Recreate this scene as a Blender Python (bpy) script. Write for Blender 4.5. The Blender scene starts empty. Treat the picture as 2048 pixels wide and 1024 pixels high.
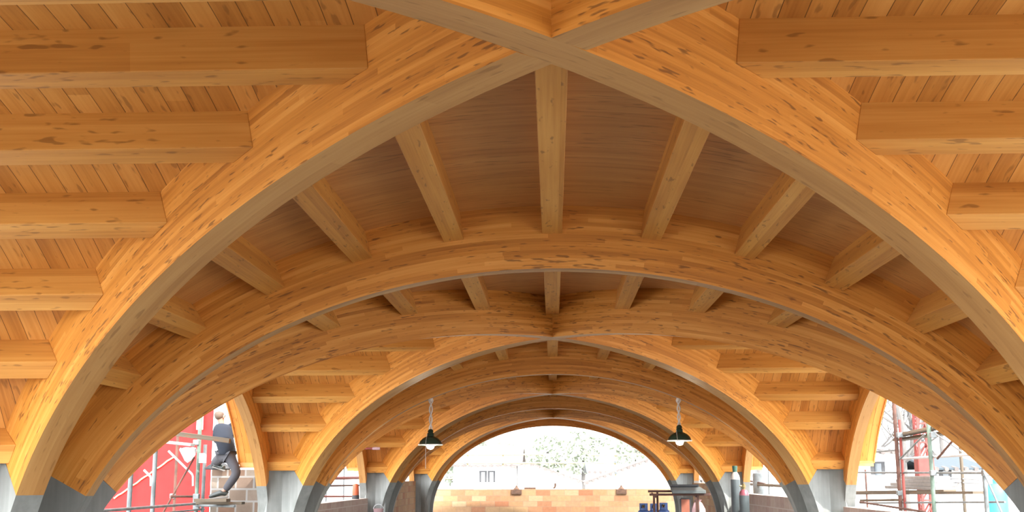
import bpy, bmesh, math, random
from mathutils import Vector, Matrix
random.seed(7)
SC = bpy.context.scene
COL = SC.collection

# ------------------------------------------------------------------ camera
U = 4.5                      # metres per structural unit
EYE = 1.6                    # eye height above the floor
FPX, PITCH, YAW, ROLL = 2300.0, 0.1899, -0.0347, -0.0024
def cam_axes():
    cp, sp, cy, sy = math.cos(PITCH), math.sin(PITCH), math.cos(YAW), math.sin(YAW)
    f = Vector((sy*cp, cy*cp, sp)); r = Vector((cy, -sy, 0)); u = r.cross(f)
    cr, sr = math.cos(ROLL), math.sin(ROLL)
    return r*cr + u*sr, u*cr - r*sr, f
CR, CU, CF = cam_axes()
CAMLOC = Vector((-0.0086, 0, EYE))
cd = bpy.data.cameras.new('camera'); cam = bpy.data.objects.new('camera', cd); COL.objects.link(cam)
cam.matrix_world = Matrix(((CR.x, CU.x, -CF.x, CAMLOC.x), (CR.y, CU.y, -CF.y, CAMLOC.y), (CR.z, CU.z, -CF.z, CAMLOC.z), (0, 0, 0, 1)))
cd.sensor_width = 36; cd.lens = FPX/2048*36; cd.clip_start = .05; cd.clip_end = 500
SC.camera = cam
def at(px, py, y):
    """world point seen at photograph pixel (px, py) at distance y along the hall"""
    d = CF + CR*((px-1024)/FPX) - CU*((py-512)/FPX)
    return CAMLOC + d*((y-CAMLOC.y)/d.y)

# ------------------------------------------------------------------ world, sun, exposure
W = bpy.data.worlds.new('sky'); SC.world = W; W.use_nodes = True
_t = W.node_tree; bg = _t.nodes['Background']
SUN_EL, SUN_AZ = math.radians(44), math.radians(128)      # azimuth clockwise from the hall's axis: behind and to the right
SDIR = Vector((math.sin(SUN_AZ)*math.cos(SUN_EL), math.cos(SUN_AZ)*math.cos(SUN_EL), math.sin(SUN_EL)))
_g = _t.nodes.new('ShaderNodeTexCoord'); _d = _t.nodes.new('ShaderNodeVectorMath'); _d.operation = 'DOT_PRODUCT'
_gd = Vector((math.sin(math.radians(186)), math.cos(math.radians(186)), .35)).normalized()
_d.inputs[1].default_value = _gd; _t.links.new(_g.outputs['Generated'], _d.inputs[0])
_m = _t.nodes.new('ShaderNodeMapRange'); _m.inputs['From Min'].default_value = .1; _m.inputs['From Max'].default_value = 1
_m.inputs['To Min'].default_value = 1.7; _m.inputs['To Max'].default_value = 6.8       # hazy sky, with a glow added behind the viewer to light arch faces
_t.links.new(_d.outputs['Value'], _m.inputs['Value']); _t.links.new(_m.outputs[0], bg.inputs[1])
bg.inputs[0].default_value = (0.95, 0.98, 1.0, 1)
sd = bpy.data.lights.new('sun', 'SUN'); sun = bpy.data.objects.new('sun', sd); COL.objects.link(sun)
sd.energy = 5.0; sd.angle = math.radians(1.5); sd.color = (1, .95, .86)
sun.rotation_euler = SDIR.to_track_quat('Z', 'Y').to_euler()
SC.view_settings.view_transform = 'Standard'; SC.view_settings.look = 'None'
SC.view_settings.gamma = 1; SC.view_settings.use_curve_mapping = False
SC.view_settings.exposure = 1.32
SC.cycles.max_bounces = 14; SC.cycles.diffuse_bounces = 8; SC.cycles.use_denoising = True

# ------------------------------------------------------------------ helpers
class MB:
    def __init__(s): s.v = []; s.f = []; s.uv = []; s.sm = []; s.mi = {}
    def vert(s, p): s.v.append(tuple(p)); return len(s.v)-1
    def face(s, idx, uv=None, smooth=False):
        s.f.append(tuple(idx)); s.uv.append(uv); s.sm.append(smooth)
    def quad(s, pts, uv=None, smooth=False):
        s.face([s.vert(p) for p in pts], uv, smooth)
    def box(s, c, size, rot=None):
        """box with grain-wise uv along its longest edge"""
        c = Vector(c); h = [x/2 for x in size]; R = rot or Matrix.Identity(3)
        L = max(range(3), key=lambda i: size[i])
        P = lambda a, b, d: c + R @ Vector((a*h[0], b*h[1], d*h[2]))
        n0 = len(s.v)
        loc = []
        for a in (-1, 1):
            for b in (-1, 1):
                for d in (-1, 1): s.vert(P(a, b, d)); loc.append((a*h[0], b*h[1], d*h[2]))
        for fc in ((0,1,3,2), (4,6,7,5), (0,4,5,1), (2,3,7,6), (0,2,6,4), (1,5,7,3)):
            q = [loc[i] for i in fc]
            ax = [i for i in range(3) if max(x[i] for x in q)-min(x[i] for x in q) > 1e-9]
            if len(ax) < 2: ax = [0, 1]
            if ax[1] == L: ax = ax[::-1]
            s.face([n0+i for i in fc], [(x[ax[0]]+h[ax[0]], x[ax[1]]+h[ax[1]]) for x in q])
        return s
    def bar(s, a, b, w, h=None, up=(0, 0, 1)):
        a, b = Vector(a), Vector(b); d = b-a; L = d.length; x = d/L
        u = Vector(up)
        if abs(u.dot(x)) > .98: u = Vector((0, 1, 0))
        y = u.cross(x).normalized(); z = x.cross(y)
        return s.box((a+b)/2, (L, w, h or w), Matrix((x, y, z)).transposed())
    def tube(s, pts, r, n=10, cap=True, smooth=True):
        pts = [Vector(p) for p in pts]; rs = r if isinstance(r, (list, tuple)) else [r]*len(pts)
        rings = []; prev = None; ln = 0
        for i, p in enumerate(pts):
            t = (pts[min(i+1, len(pts)-1)]-pts[max(i-1, 0)]).normalized()
            if prev is None:
                k = Vector((0, 0, 1)) if abs(t.z) < .9 else Vector((1, 0, 0)); a = t.cross(k).normalized()
            else: a = (prev - t*prev.dot(t)).normalized()
            prev = a; b = t.cross(a)
            if i: ln += (p-pts[i-1]).length
            rings.append(([s.vert(p + a*math.cos(2*math.pi*j/n)*rs[i] + b*math.sin(2*math.pi*j/n)*rs[i]) for j in range(n)], ln))
        for (A, la), (B, lb) in zip(rings, rings[1:]):
            for j in range(n):
                k = (j+1) % n
                s.face((A[j], A[k], B[k], B[j]), [(la, j*.03), (la, j*.03+.03), (lb, j*.03+.03), (lb, j*.03)], smooth)
        if cap:
            s.face(rings[0][0][::-1]); s.face(rings[-1][0])
        return s
    def lathe(s, c, prof, n=24, smooth=True, axis=None):
        """prof = [(r, z)...] about a vertical axis at c"""
        c = Vector(c); R = axis or Matrix.Identity(3); rings = []
        for r, z in prof:
            if r < 1e-6: rings.append([s.vert(c + R @ Vector((0, 0, z)))])
            else: rings.append([s.vert(c + R @ Vector((r*math.cos(2*math.pi*j/n), r*math.sin(2*math.pi*j/n), z))) for j in range(n)])
        for A, B in zip(rings, rings[1:]):
            for j in range(n):
                k = (j+1) % n
                if len(A) == 1 and len(B) == 1: continue
                if len(A) == 1: s.face((A[0], B[k], B[j]), None, smooth)
                elif len(B) == 1: s.face((A[j], A[k], B[0]), None, smooth)
                else: s.face((A[j], A[k], B[k], B[j]), None, smooth)
        return s
    def prism(s, poly, off, smooth=False):
        """closed polygon (3d points) extruded by vector off; uv in metres"""
        off = Vector(off); A = [Vector(p) for p in poly]; B = [p+off for p in A]
        o = A[0]; ex = (A[1]-A[0]).normalized(); nz = off.normalized(); ey = nz.cross(ex)
        uv = [((p-o).dot(ex), (p-o).dot(ey)) for p in A]
        ia = [s.vert(p) for p in A]; ib = [s.vert(p) for p in B]
        s.face(ia[::-1], uv[::-1]); s.face(ib, uv); n = len(A); l = 0
        for j in range(n):
            k = (j+1) % n; d = (A[k]-A[j]).length
            s.face((ia[j], ia[k], ib[k], ib[j]), [(l, 0), (l+d, 0), (l+d, off.length), (l, off.length)], smooth); l += d
        return s
    def build(s, name, mat, parent=None, loc=None, bevel=0, fix=True):
        me = bpy.data.meshes.new(name); me.from_pydata(s.v, [], s.f)
        ul = me.uv_layers.new(name='UVMap'); k = 0
        for fi, f in enumerate(s.f):
            u = s.uv[fi]
            for j in range(len(f)):
                if u: ul.data[k].uv = u[j]
                else:
                    p = s.v[f[j]]; ul.data[k].uv = (p[2], p[0]+p[1])
                k += 1
        for i, b in enumerate(s.sm): me.polygons[i].use_smooth = b
        for i, b in s.mi.items(): me.polygons[i].material_index = b
        if fix:
            bm = bmesh.new(); bm.from_mesh(me)
            bmesh.ops.remove_doubles(bm, verts=bm.verts, dist=1e-5)
            bmesh.ops.recalc_face_normals(bm, faces=bm.faces); bm.to_mesh(me); bm.free()
        for m_ in (mat if isinstance(mat, (list, tuple)) else (mat,)): me.materials.append(m_)
        if any(s.sm): me.set_sharp_from_angle(angle=math.radians(32))
        o = bpy.data.objects.new(name, me); COL.objects.link(o)
        if loc is not None:
            o.location = loc; me.transform(Matrix.Translation(-Vector(loc)))
        if parent is not None:
            o.parent = parent; o.matrix_parent_inverse = Matrix.Translation(-parent.location)
        if bevel:
            m = o.modifiers.new('bevel', 'BEVEL'); m.width = bevel; m.segments = 2; m.limit_method = 'ANGLE'
        return o
def tag(o, label, cat, group=None, kind='thing'):
    o['label'] = label; o['category'] = cat; o['kind'] = kind
    if group: o['group'] = group
    return o
def thing(name, loc, label, cat, group=None):
    o = bpy.data.objects.new(name, None); COL.objects.link(o); o.location = loc; o.empty_display_size = .1
    return tag(o, label, cat, group)
def struct(o, label=None, cat=None):
    o['kind'] = 'structure'
    if label: o['label'] = label
    if cat: o['category'] = cat
    return o
def copy_tree(root, delta, label=None):
    r = root.copy(); COL.objects.link(r); r.location = root.location + Vector(delta)
    if label: r['label'] = label
    for ch in list(root.children):
        c = ch.copy(); COL.objects.link(c); c.parent = r
        for g in ch.children:
            d = g.copy(); COL.objects.link(d); d.parent = c
    return r

# ------------------------------------------------------------------ materials
def nt(name):
    m = bpy.data.materials.new(name); m.use_nodes = True
    return m, m.node_tree, m.node_tree.nodes['Principled BSDF']
class NB:
    """tiny node builder"""
    def __init__(s, t): s.t = t
    def n(s, typ, **kw):
        x = s.t.nodes.new(typ)
        for k, v in kw.items(): setattr(x, k, v)
        return x
    def link(s, a, b): s.t.links.new(a, b)
    def math(s, op, a, b=None, c=None):
        x = s.n('ShaderNodeMath', operation=op)
        for i, v in enumerate((a, b, c)):
            if v is None: continue
            if isinstance(v, (int, float)): x.inputs[i].default_value = v
            else: s.link(v, x.inputs[i])
        return x.outputs[0]
    def comb(s, x, y, z=0.):
        c = s.n('ShaderNodeCombineXYZ')
        for i, v in enumerate((x, y, z)):
            if isinstance(v, (int, float)): c.inputs[i].default_value = v
            else: s.link(v, c.inputs[i])
        return c.outputs[0]
    def noise(s, vec, scale=1, detail=3, rough=.55):
        x = s.n('ShaderNodeTexNoise'); s.link(vec, x.inputs['Vector'])
        x.inputs['Scale'].default_value = scale; x.inputs['Detail'].default_value = detail; x.inputs['Roughness'].default_value = rough
        return x.outputs['Fac']
    def white(s, vec):
        x = s.n('ShaderNodeTexWhiteNoise'); s.link(vec, x.inputs['Vector']); return x.outputs['Value']
    def ramp(s, fac, stops):
        x = s.n('ShaderNodeValToRGB'); e = x.color_ramp.elements
        while len(e) < len(stops): e.new(.5)
        for i, (p, c) in enumerate(stops):
            e[i].position = p; e[i].color = (*c, 1) if len(c) == 3 else c
        s.link(fac, x.inputs[0]); return x.outputs[0]
    def mix(s, fac, a, b, mode='MIX'):
        x = s.n('ShaderNodeMix', data_type='RGBA', blend_type=mode)
        for i, v in ((0, fac), (6, a), (7, b)):
            if isinstance(v, (int, float)): x.inputs[i].default_value = v
            elif isinstance(v, tuple): x.inputs[i].default_value = (*v, 1)
            else: s.link(v, x.inputs[i])
        return x.outputs[2]
def wood(name, dark, mid, light, lam=.035, seg=1.4, knot=1., groove=.0, groove_w=.04, tone_amt=.5, rough=.5, kdark=(.16, .06, .015), kf=(4.6, 30.)):
    m, t, b = nt(name); N = NB(t)
    uv = N.n('ShaderNodeUVMap').outputs[0]; sp = N.n('ShaderNodeSeparateXYZ'); N.link(uv, sp.inputs[0])
    rnd = N.n('ShaderNodeObjectInfo').outputs['Random']
    u = N.math('MULTIPLY_ADD', rnd, 37., sp.outputs[0]); v = N.math('ADD', sp.outputs[1], 50.)
    l = N.math('DIVIDE', v, lam); li = N.math('FLOOR', l); lf = N.math('FRACT', l)
    r1 = N.white(N.comb(li, rnd))
    sg = N.math('FLOOR', N.math('DIVIDE', N.math('MULTIPLY_ADD', r1, 9., u), seg))
    tone = N.white(N.comb(li, sg, rnd))
    gr = N.noise(N.comb(N.math('MULTIPLY', u, 1.3), N.math('MULTIPLY', v, 55.), N.math('MULTIPLY', li, 3.1)), 1, 4)
    st = N.noise(N.comb(N.math('MULTIPLY', u, .9), N.math('MULTIPLY', v, 9.), N.math('MULTIPLY', li, 1.7)), 1, 2)
    f = N.math('ADD', N.math('MULTIPLY', tone, tone_amt), N.math('ADD', N.math('MULTIPLY', gr, .45), N.math('MULTIPLY', st, .55)))
    f = N.math('ADD', f, -tone_amt*.5)
    c = N.ramp(f, [(.2, dark), (.5, mid), (.8, light)])
    # elongated dark knots and resin dashes
    k = N.noise(N.comb(N.math('MULTIPLY', u, kf[0]), N.math('MULTIPLY', v, kf[1]), N.math('MULTIPLY', li, 7.7)), 1, 1.5)
    kz = N.noise(N.comb(N.math('MULTIPLY', u, .9), N.math('MULTIPLY', v, 2.2), 3.3), 1, 1)
    kk = N.math('ADD', k, N.math('MULTIPLY', kz, .25))
    kr = N.ramp(kk, [(.755, (0, 0, 0)), (.83, (1, 1, 1))])
    c = N.mix(N.math('MULTIPLY', kr, .75*knot), c, kdark)
    if groove:
        g = N.math('LESS_THAN', lf, groove_w)
        c = N.mix(N.math('MULTIPLY', g, groove), c, (.05, .02, .006))
    N.link(c, b.inputs['Base Color']); b.inputs['Roughness'].default_value = rough
    b.inputs['Specular IOR Level'].default_value = .35
    return m
D_, M_, L_ = (.36, .125, .016), (.59, .238, .038), (.75, .36, .085)
M_ARCH = wood('glulam_spruce', D_, M_, L_, lam=.034, seg=1.3, knot=1.0, groove=.0, tone_amt=.3, kf=(7., 44.))
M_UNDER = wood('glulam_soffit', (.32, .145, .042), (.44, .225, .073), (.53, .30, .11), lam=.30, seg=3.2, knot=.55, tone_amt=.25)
M_PURL = wood('solid_spruce', (.42, .165, .030), (.58, .265, .055), (.71, .37, .095), lam=.30, seg=40, knot=.75, tone_amt=.3, kf=(7., 21.))
M_BOARD = wood('spruce_boards', (.39, .145, .026), (.57, .242, .050), (.69, .335, .088), lam=.13, seg=4., knot=.6, kf=(6., 24.), groove=.8, groove_w=.035, tone_amt=.35)
M_BOARDE = wood('close_boards', (.38, .155, .042), (.53, .245, .072), (.64, .33, .11), lam=.13, seg=4., knot=.6, groove=.25, groove_w=.02, tone_amt=.12)
M_EAVE = wood('eave_boards', (.38, .15, .035), (.55, .25, .066), (.68, .36, .12), lam=.30, seg=30, knot=.4, tone_amt=.2)
M_PLANK = wood('scaffold_plank_wood', (.05, .038, .028), (.10, .078, .055), (.16, .125, .09), lam=.3, seg=50, knot=.7, tone_amt=.2, rough=.8)

def concrete(name, a, b_, scale=1.):
    m, t, b = nt(name); N = NB(t)
    co = N.n('ShaderNodeTexCoord').outputs['Object']; sp = N.n('ShaderNodeSeparateXYZ'); N.link(co, sp.inputs[0])
    st = N.noise(N.comb(N.math('MULTIPLY', sp.outputs[0], 9.), N.math('MULTIPLY', sp.outputs[1], 9.), N.math('MULTIPLY', sp.outputs[2], .7)), scale, 4)
    bl = N.noise(co, 3.*scale, 5)
    f = N.math('ADD', N.math('MULTIPLY', st, .6), N.math('MULTIPLY', bl, .4))
    N.link(N.ramp(f, [(.3, a), (.7, b_)]), b.inputs['Base Color']); b.inputs['Roughness'].default_value = .85
    return m
M_CONC = concrete('board_marked_concrete', (.135, .145, .138), (.26, .27, .26))
M_FLOOR = concrete('floor_screed', (.11, .11, .105), (.16, .158, .15), .4)
M_GROUND = concrete('pale_gravel_ground', (.24, .23, .21), (.33, .32, .30), .3)

def brick(name, cols, bw, bh, mortar=(.62, .58, .52), ms=.012):
    m, t, b = nt(name); N = NB(t)
    uv = N.n('ShaderNodeUVMap').outputs[0]; sp = N.n('ShaderNodeSeparateXYZ'); N.link(uv, sp.inputs[0])
    row = N.math('FLOOR', N.math('DIVIDE', sp.outputs[1], bh))
    sh = N.math('MULTIPLY', N.math('MODULO', row, 2.), .5)
    xx = N.math('ADD', N.math('DIVIDE', sp.outputs[0], bw), N.math('ADD', sh, N.math('MULTIPLY', N.white(N.comb(row, 3.)), .22)))
    ci = N.math('FLOOR', xx); fx = N.math('FRACT', xx); fy = N.math('FRACT', N.math('DIVIDE', sp.outputs[1], bh))
    w = N.white(N.comb(ci, row)); n = len(cols)
    c = N.ramp(w, [((i+.5)/n, k) for i, k in enumerate(cols)])
    blot = N.noise(uv, 9., 4)
    c = N.mix(.35, c, N.ramp(blot, [(.3, (.55, .5, .45)), (.7, (1, 1, 1))]), 'MULTIPLY')
    mo = N.math('MAXIMUM', N.math('LESS_THAN', fx, ms/bw), N.math('LESS_THAN', fy, ms/bh))
    N.link(N.mix(mo, c, mortar), b.inputs['Base Color']); b.inputs['Roughness'].default_value = .9
    return m
M_BRICK = brick('clay_block_masonry', [(.32, .20, .10), (.29, .155, .075), (.33, .215, .115), (.26, .105, .05), (.345, .235, .135)], .5, .19, mortar=(.20, .13, .085))
M_BRICKG = brick('mortar_smeared_masonry', [(.12, .078, .055), (.14, .105, .08), (.125, .07, .045), (.16, .13, .105), (.105, .072, .052)], .30, .20, (.19, .18, .17), .03)
M_BRICKP = brick('grey_pink_masonry', [(.42, .33, .29), (.46, .38, .33), (.40, .30, .26)], .48, .24, (.48, .43, .40), .02)

def flat(name, col, rough=.6, metal=0., spec=.5, var=.12, scale=6.):
    m, t, b = nt(name); N = NB(t)
    co = N.n('ShaderNodeTexCoord').outputs['Object']; f = N.noise(co, scale, 3)
    c0 = tuple(x*(1-var) for x in col); c1 = tuple(min(1, x*(1+var)) for x in col)
    N.link(N.ramp(f, [(.3, c0), (.7, c1)]), b.inputs['Base Color'])
    b.inputs['Roughness'].default_value = rough; b.inputs['Metallic'].default_value = metal; b.inputs['Specular IOR Level'].default_value = spec
    return m
def emit(name, col, s):
    m, t, b = nt(name); b.inputs['Emission Color'].default_value = (*col, 1); b.inputs['Emission Strength'].default_value = s
    b.inputs['Base Color'].default_value = (*col, 1); return m
M_RED = flat('red_sheet', (.46, .012, .011), .6, spec=.2)
M_WHITE = flat('white_paint', (.36, .37, .39), .5)
M_PLASTER = flat('white_plaster', (.86, .85, .83), .9)
M_GALV = flat('galvanised_steel', (.13, .145, .15), .55, .2, var=.3)
M_GREENPOLE = flat('green_scaffold_paint', (.085, .125, .10), .6, var=.35)
M_RUST = flat('rusted_steel', (.075, .032, .022), .8, var=.4)
M_RUSTRED = flat('red_oxide_steel', (.17, .028, .022), .7, var=.25)
M_YELLOWP = flat('pale_yellow_tube', (.40, .34, .19), .6)
M_TILE = flat('clay_roof_tile', (.10, .085, .08), .9, var=.25)
M_DARK = flat('dark_rubber', (.025, .025, .028), .6)
M_BLUE = flat('blue_cylinder_paint', (.055, .11, .30), .4)
M_CYLGREY = flat('grey_cylinder_paint', (.050, .062, .066), .4)
M_CYLWHITE = flat('white_shoulder_paint', (.36, .33, .30), .4)
M_MAROON = flat('maroon_shoulder_paint', (.22, .06, .08), .35)
M_BRASS = flat('brass', (.20, .15, .06), .4, .6)
M_CAPGREEN = flat('dark_green_cap', (.02, .07, .05), .4)
M_SHADE = flat('dark_green_enamel', (.022, .040, .026), .25)
M_ENAMEL = flat('white_enamel', (.85, .85, .80), .3)
M_CORD = flat('twisted_white_cord', (.66, .60, .55), .7)
M_BULB = emit('lit_bulb_glass', (1, .97, .88), 14)
M_SLAB = flat('grey_stone_slab', (.10, .115, .115), .8)
M_ORANGE = flat('orange_plastic', (.36, .07, .02), .5)
M_PINK = flat('pink_plastic', (.36, .23, .24), .5)
M_TERRA = flat('terracotta_board', (.26, .085, .05), .8)
M_NAVY = flat('navy_wool', (.010, .014, .024), .9)
M_TROUSER = flat('grey_cotton', (.042, .041, .048), .9)
M_SKIN = flat('skin', (.22, .115, .08), .55)
M_HAIR = flat('brown_hair', (.07, .045, .03), .7)
M_SHOE = flat('black_shoe', (.02, .024, .022), .4)
M_SOLE = flat('grey_sole', (.16, .15, .14), .7)
M_BARK = flat('grey_bark', (.085, .078, .074), .9)
M_LEAF = flat('pale_olive_leaf', (.30, .33, .26), .9, var=.3, scale=2)
M_TARP = flat('white_tarpaulin', (.24, .23, .22), .7)
M_BLUETANK = flat('sky_blue_plastic', (.03, .20, .42), .35)
M_SLATE = flat('grey_blue_roofing', (.030, .042, .052), .8)
M_SOIL = flat('grey_rubble_soil', (.40, .37, .33), .95, var=.3)
M_BROWN = flat('brown_clay_block', (.085, .045, .028), .9, var=.35, scale=14)
M_WINDOW = flat('dark_window_glass', (.05, .06, .07), .1)

# ------------------------------------------------------------------ vault geometry (structural units, z relative to the eye)
AD, LB, Y1, RX, ZC, EE = 1.0344, 2.2035, 2.0912, 0.8956, -0.2535, 0.7019
TT, WD, TW, HB = .0362, .0447, .0362, .118
LD = math.hypot(AD, LB/2)
SPR = .838
def zu(s): return ZC + EE*math.sqrt(max(0., RX*RX - s*s))
def nrm(s):
    q = math.sqrt(max(1e-9, RX*RX-s*s)); k = EE*abs(s)/q; l = math.hypot(k, 1); return k/l, 1/l
_tab = []
for i in range(801):
    s = RX*math.sin(i/800*math.pi/2); nx, nz = nrm(s); _tab.append((s + HB*nx, zu(s) + HB*nz))
def zt(x):
    x = abs(x)
    lo, hi = 0, 800
    if x >= _tab[-1][0]: return _tab[-1][1]
    while hi-lo > 1:
        m = (lo+hi)//2
        if _tab[m][0] <= x: lo = m
        else: hi = m
    a, b = _tab[lo], _tab[hi]; return a[1] + (b[1]-a[1])*(x-a[0])/(b[0]-a[0])
def rho(s): return zt(AD*s)
def ycn(k): return Y1 + (k-1.5)*LB        # centre of bay k
def yb(k): return Y1 + (k-1)*LB           # boundary k
def Wp(x, y, z): return Vector((x*U, y*U, z*U + EYE))
SK = [0, .182, .352, .512, .655, .772, .885]

def arch_solid(bot, top, wv, n0=0):
    """bot, top: lists of world points in a vertical plane; wv: half-width vector"""
    mb = MB(); wv = Vector(wv); n = len(bot); lam = 0; W2 = wv.length*2
    us = [0]
    for a, b in zip(bot, bot[1:]): us.append(us[-1] + (Vector(b)-Vector(a)).length)
    A = [mb.vert(Vector(p)+wv) for p in bot]; B = [mb.vert(Vector(p)-wv) for p in bot]
    C = [mb.vert(Vector(p)+wv) for p in top]; D = [mb.vert(Vector(p)-wv) for p in top]
    H = [(Vector(t)-Vector(b)).length for b, t in zip(bot, top)]
    for i in range(n-1):
        u0, u1, j = us[i], us[i+1], i+1
        mb.face((A[i], A[j], C[j], C[i]), [(u0, .002), (u1, .002), (u1, H[j]), (u0, H[i])], False)
        mb.face((B[i], D[i], D[j], B[j]), [(u0, 2.002), (u0, 2+H[i]), (u1, 2+H[j]), (u1, 2.002)], False)
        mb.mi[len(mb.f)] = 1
        mb.face((A[i], B[i], B[j], A[j]), [(u0+5, .02), (u0+5, .02+W2), (u1+5, .02+W2), (u1+5, .02)], True)
        mb.face((C[i], C[j], D[j], D[i]), [(u0, 6), (u1, 6), (u1, 6.03), (u0, 6.03)], True)
    mb.face((A[0], C[0], D[0], B[0])); mb.face((A[-1], B[-1], D[-1], C[-1]))
    return mb
def lin(a, b, n): return [a + (b-a)*i/(n-1) for i in range(n)]
def ell(s0, s1, n):
    a0, a1 = math.asin(s0/RX), math.asin(s1/RX); return [RX*math.sin(a) for a in lin(a0, a1, n)]

ORD = ['rearmost', 'nearest', 'second', 'third', 'farthest']
# --- transverse arches
def transverse(k):
    ss = ell(-SPR, SPR, 73); bot = [Wp(s, yb(k), zu(s)) for s in ss]; top = []
    for s in ss:
        nx, nz = nrm(s); h = HB + .012
        top.append(Wp(s + math.copysign(h*nx, s), yb(k), zu(s) + h*nz))
    o = arch_solid(bot, top, (0, TT/2*U, 0)).build('transverse_arch', (M_ARCH, M_UNDER), loc=Wp(0, yb(k), ZC))
    tag(o, ['laminated timber arch spanning the hall overhead, straight above the viewer', 'laminated timber arch spanning the hall, nearest and largest of the uncrossed ones',
            'laminated timber arch spanning the hall from whose underside two green lamps hang',
            'dark laminated timber arch spanning the hall next beyond the two lamps',
            'last laminated timber arch spanning the hall, framing the bright white opening'][k], 'arch', 'transverse timber arches')
# --- diagonal arches; half = None for the continuous one, else (s_from, s_to)
def dtop_end():
    b = zu(SPR); sl = EE*SPR/math.sqrt(RX*RX-SPR*SPR)/LD; nx, nz = sl/math.hypot(sl, 1), 1/math.hypot(sl, 1)
    d = .02
    while d < .3:
        s = SPR + nx*d/LD; z = b + .004 + nz*d
        if z >= rho(s) + .02: break
        d += .001
    return s
DTE = dtop_end()
def diagonal(k, sg, s0, s1, name, label):
    """runs along x = sg*s*AD, y = yc + s*LB/2"""
    ss = ell(s0, s1, 61 if s0*s1 < 0 else 33); bot, top = [], []
    for s in ss:
        P = lambda q, z: Wp(sg*q*AD, ycn(k) + q*LB/2, z)
        q = s*DTE/SPR if abs(s) > .3 else s*(1 + (DTE/SPR-1)*abs(s)/.3)
        bot.append(P(s, zu(s)+.004)); top.append(P(q, rho(q)+.024))
    n = Vector((LB/2, -sg*AD, 0)).normalized()*(WD/2*U)
    o = arch_solid(bot, top, n).build(name, (M_ARCH, M_UNDER), loc=Wp(sg*(s0+s1)/2*AD, ycn(k)+(s0+s1)/4*LB, ZC))
    tag(o, label, 'arch', 'diagonal timber arches')
def wall_arch(k, sd_):
    ss = ell(-SPR, SPR, 49); bot, top = [], []
    sl = EE*SPR/math.sqrt(RX*RX-SPR*SPR)/(LB/2); l = math.hypot(sl, 1); d = .085
    ste = SPR + sl/l*d/(LB/2)
    for s in ss:
        q = s*ste/SPR
        bot.append(Wp(sd_*AD, ycn(k)+s*LB/2, zu(s)+.002)); top.append(Wp(sd_*AD, ycn(k)+q*LB/2, rho(q)+.012 if abs(q) < ste*.985 else zu(SPR)+d/l))
    o = arch_solid(bot, top, (TW/2*U, 0, 0)).build('wall_arch', (M_ARCH, M_UNDER), loc=Wp(sd_*AD, ycn(k), ZC))
    s_ = 'left' if sd_ < 0 else 'right'
    tag(o, f'timber arch along the {s_} side opening of the {ORD[k]} vault', 'arch', 'side opening arches')
for k in (1, 2, 3, 4):
    transverse(k)
    hw = WD/2/ (2*AD*LB/2/LD) * 1.0      # half-width along the arch where the other one crosses
    diagonal(k, 1, -SPR, SPR, 'diagonal_arch', f'continuous diagonal timber arch rising from left to right across the {ORD[k]} vault crossing')
    diagonal(k, -1, hw*1.0, SPR, 'diagonal_half_arch', f'half diagonal timber arch descending left beyond the {ORD[k]} vault crossing')
    diagonal(k, -1, -SPR, -hw*1.0, 'diagonal_half_arch', f'half diagonal timber arch on the right, this side of the {ORD[k]} vault crossing')
    for sd_ in (-1, 1): wall_arch(k, sd_)

# --- purlins
PW, PD = .18/U*.92, .24/U
CN = ['', 'first', 'second', 'third', 'fourth', 'fifth', 'sixth']
def purlin(prof, ends, label, loc, end_uv=.0):
    """prof: four corner (a, z) ; ends(a, sgn): two world points for corner"""
    mb = MB(); E0 = [ends(a, z, 0) for a, z in prof]; E1 = [ends(a, z, 1) for a, z in prof]
    i0 = [mb.vert(p) for p in E0]; i1 = [mb.vert(p) for p in E1]; v = 0
    for j in range(4):
        q = (j+1) % 4; w = (Vector(E0[q])-Vector(E0[j])).length
        L0, L1 = (E1[j]-E0[j]).length, (E1[q]-E0[q]).length
        mb.face((i0[j], i0[q], i1[q], i1[j]), [(0, v), (0, v+w), (L1, v+w), (L0, v)]); v += w + .31
    mb.face(i0[::-1]); mb.face(i1)
    o = mb.build('purlin', M_PURL, loc=loc, bevel=.006)
    tag(o, label, 'purlin', 'purlins under the roof boards')
def corners(curve, a):
    """rectangle hung under the curve at parameter a, turned square to it"""
    h = .002; p = Vector((a, curve(a))); d = Vector((h*2, curve(a+h)-curve(a-h))).normalized(); n = Vector((d.y, -d.x))
    p = p + n*(-.004)
    return [tuple(p-d*PW/2), tuple(p-d*PW/2+n*(PD+.004)), tuple(p+d*PW/2+n*(PD+.004)), tuple(p+d*PW/2)]
OFFY, OFFX = WD/2*LD/AD, WD/2*LD/(LB/2)
def end_purlin(k, far, i, sg):
    x = sg*AD*SK[i]; pr = corners(zt, x); f = 1 if far else -1
    def ends(a, z, e):
        y = ycn(k) + f*(LB/2*abs(a)/AD + OFFY) if e == 0 else ycn(k) + f*(LB/2 - TT/2)
        return Wp(a, y, z)
    wh = 'beyond the crossing' if far else 'this side of the crossing'
    if i == 0: lab = f'centre purlin along the ridge {wh} of the {ORD[k]} vault'
    else: lab = f'{CN[i]} purlin {"left" if sg < 0 else "right"} of the ridge, {wh} of the {ORD[k]} vault'
    purlin(pr, ends, lab, Wp(x, ycn(k)+f*.8, zt(x)))
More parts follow.
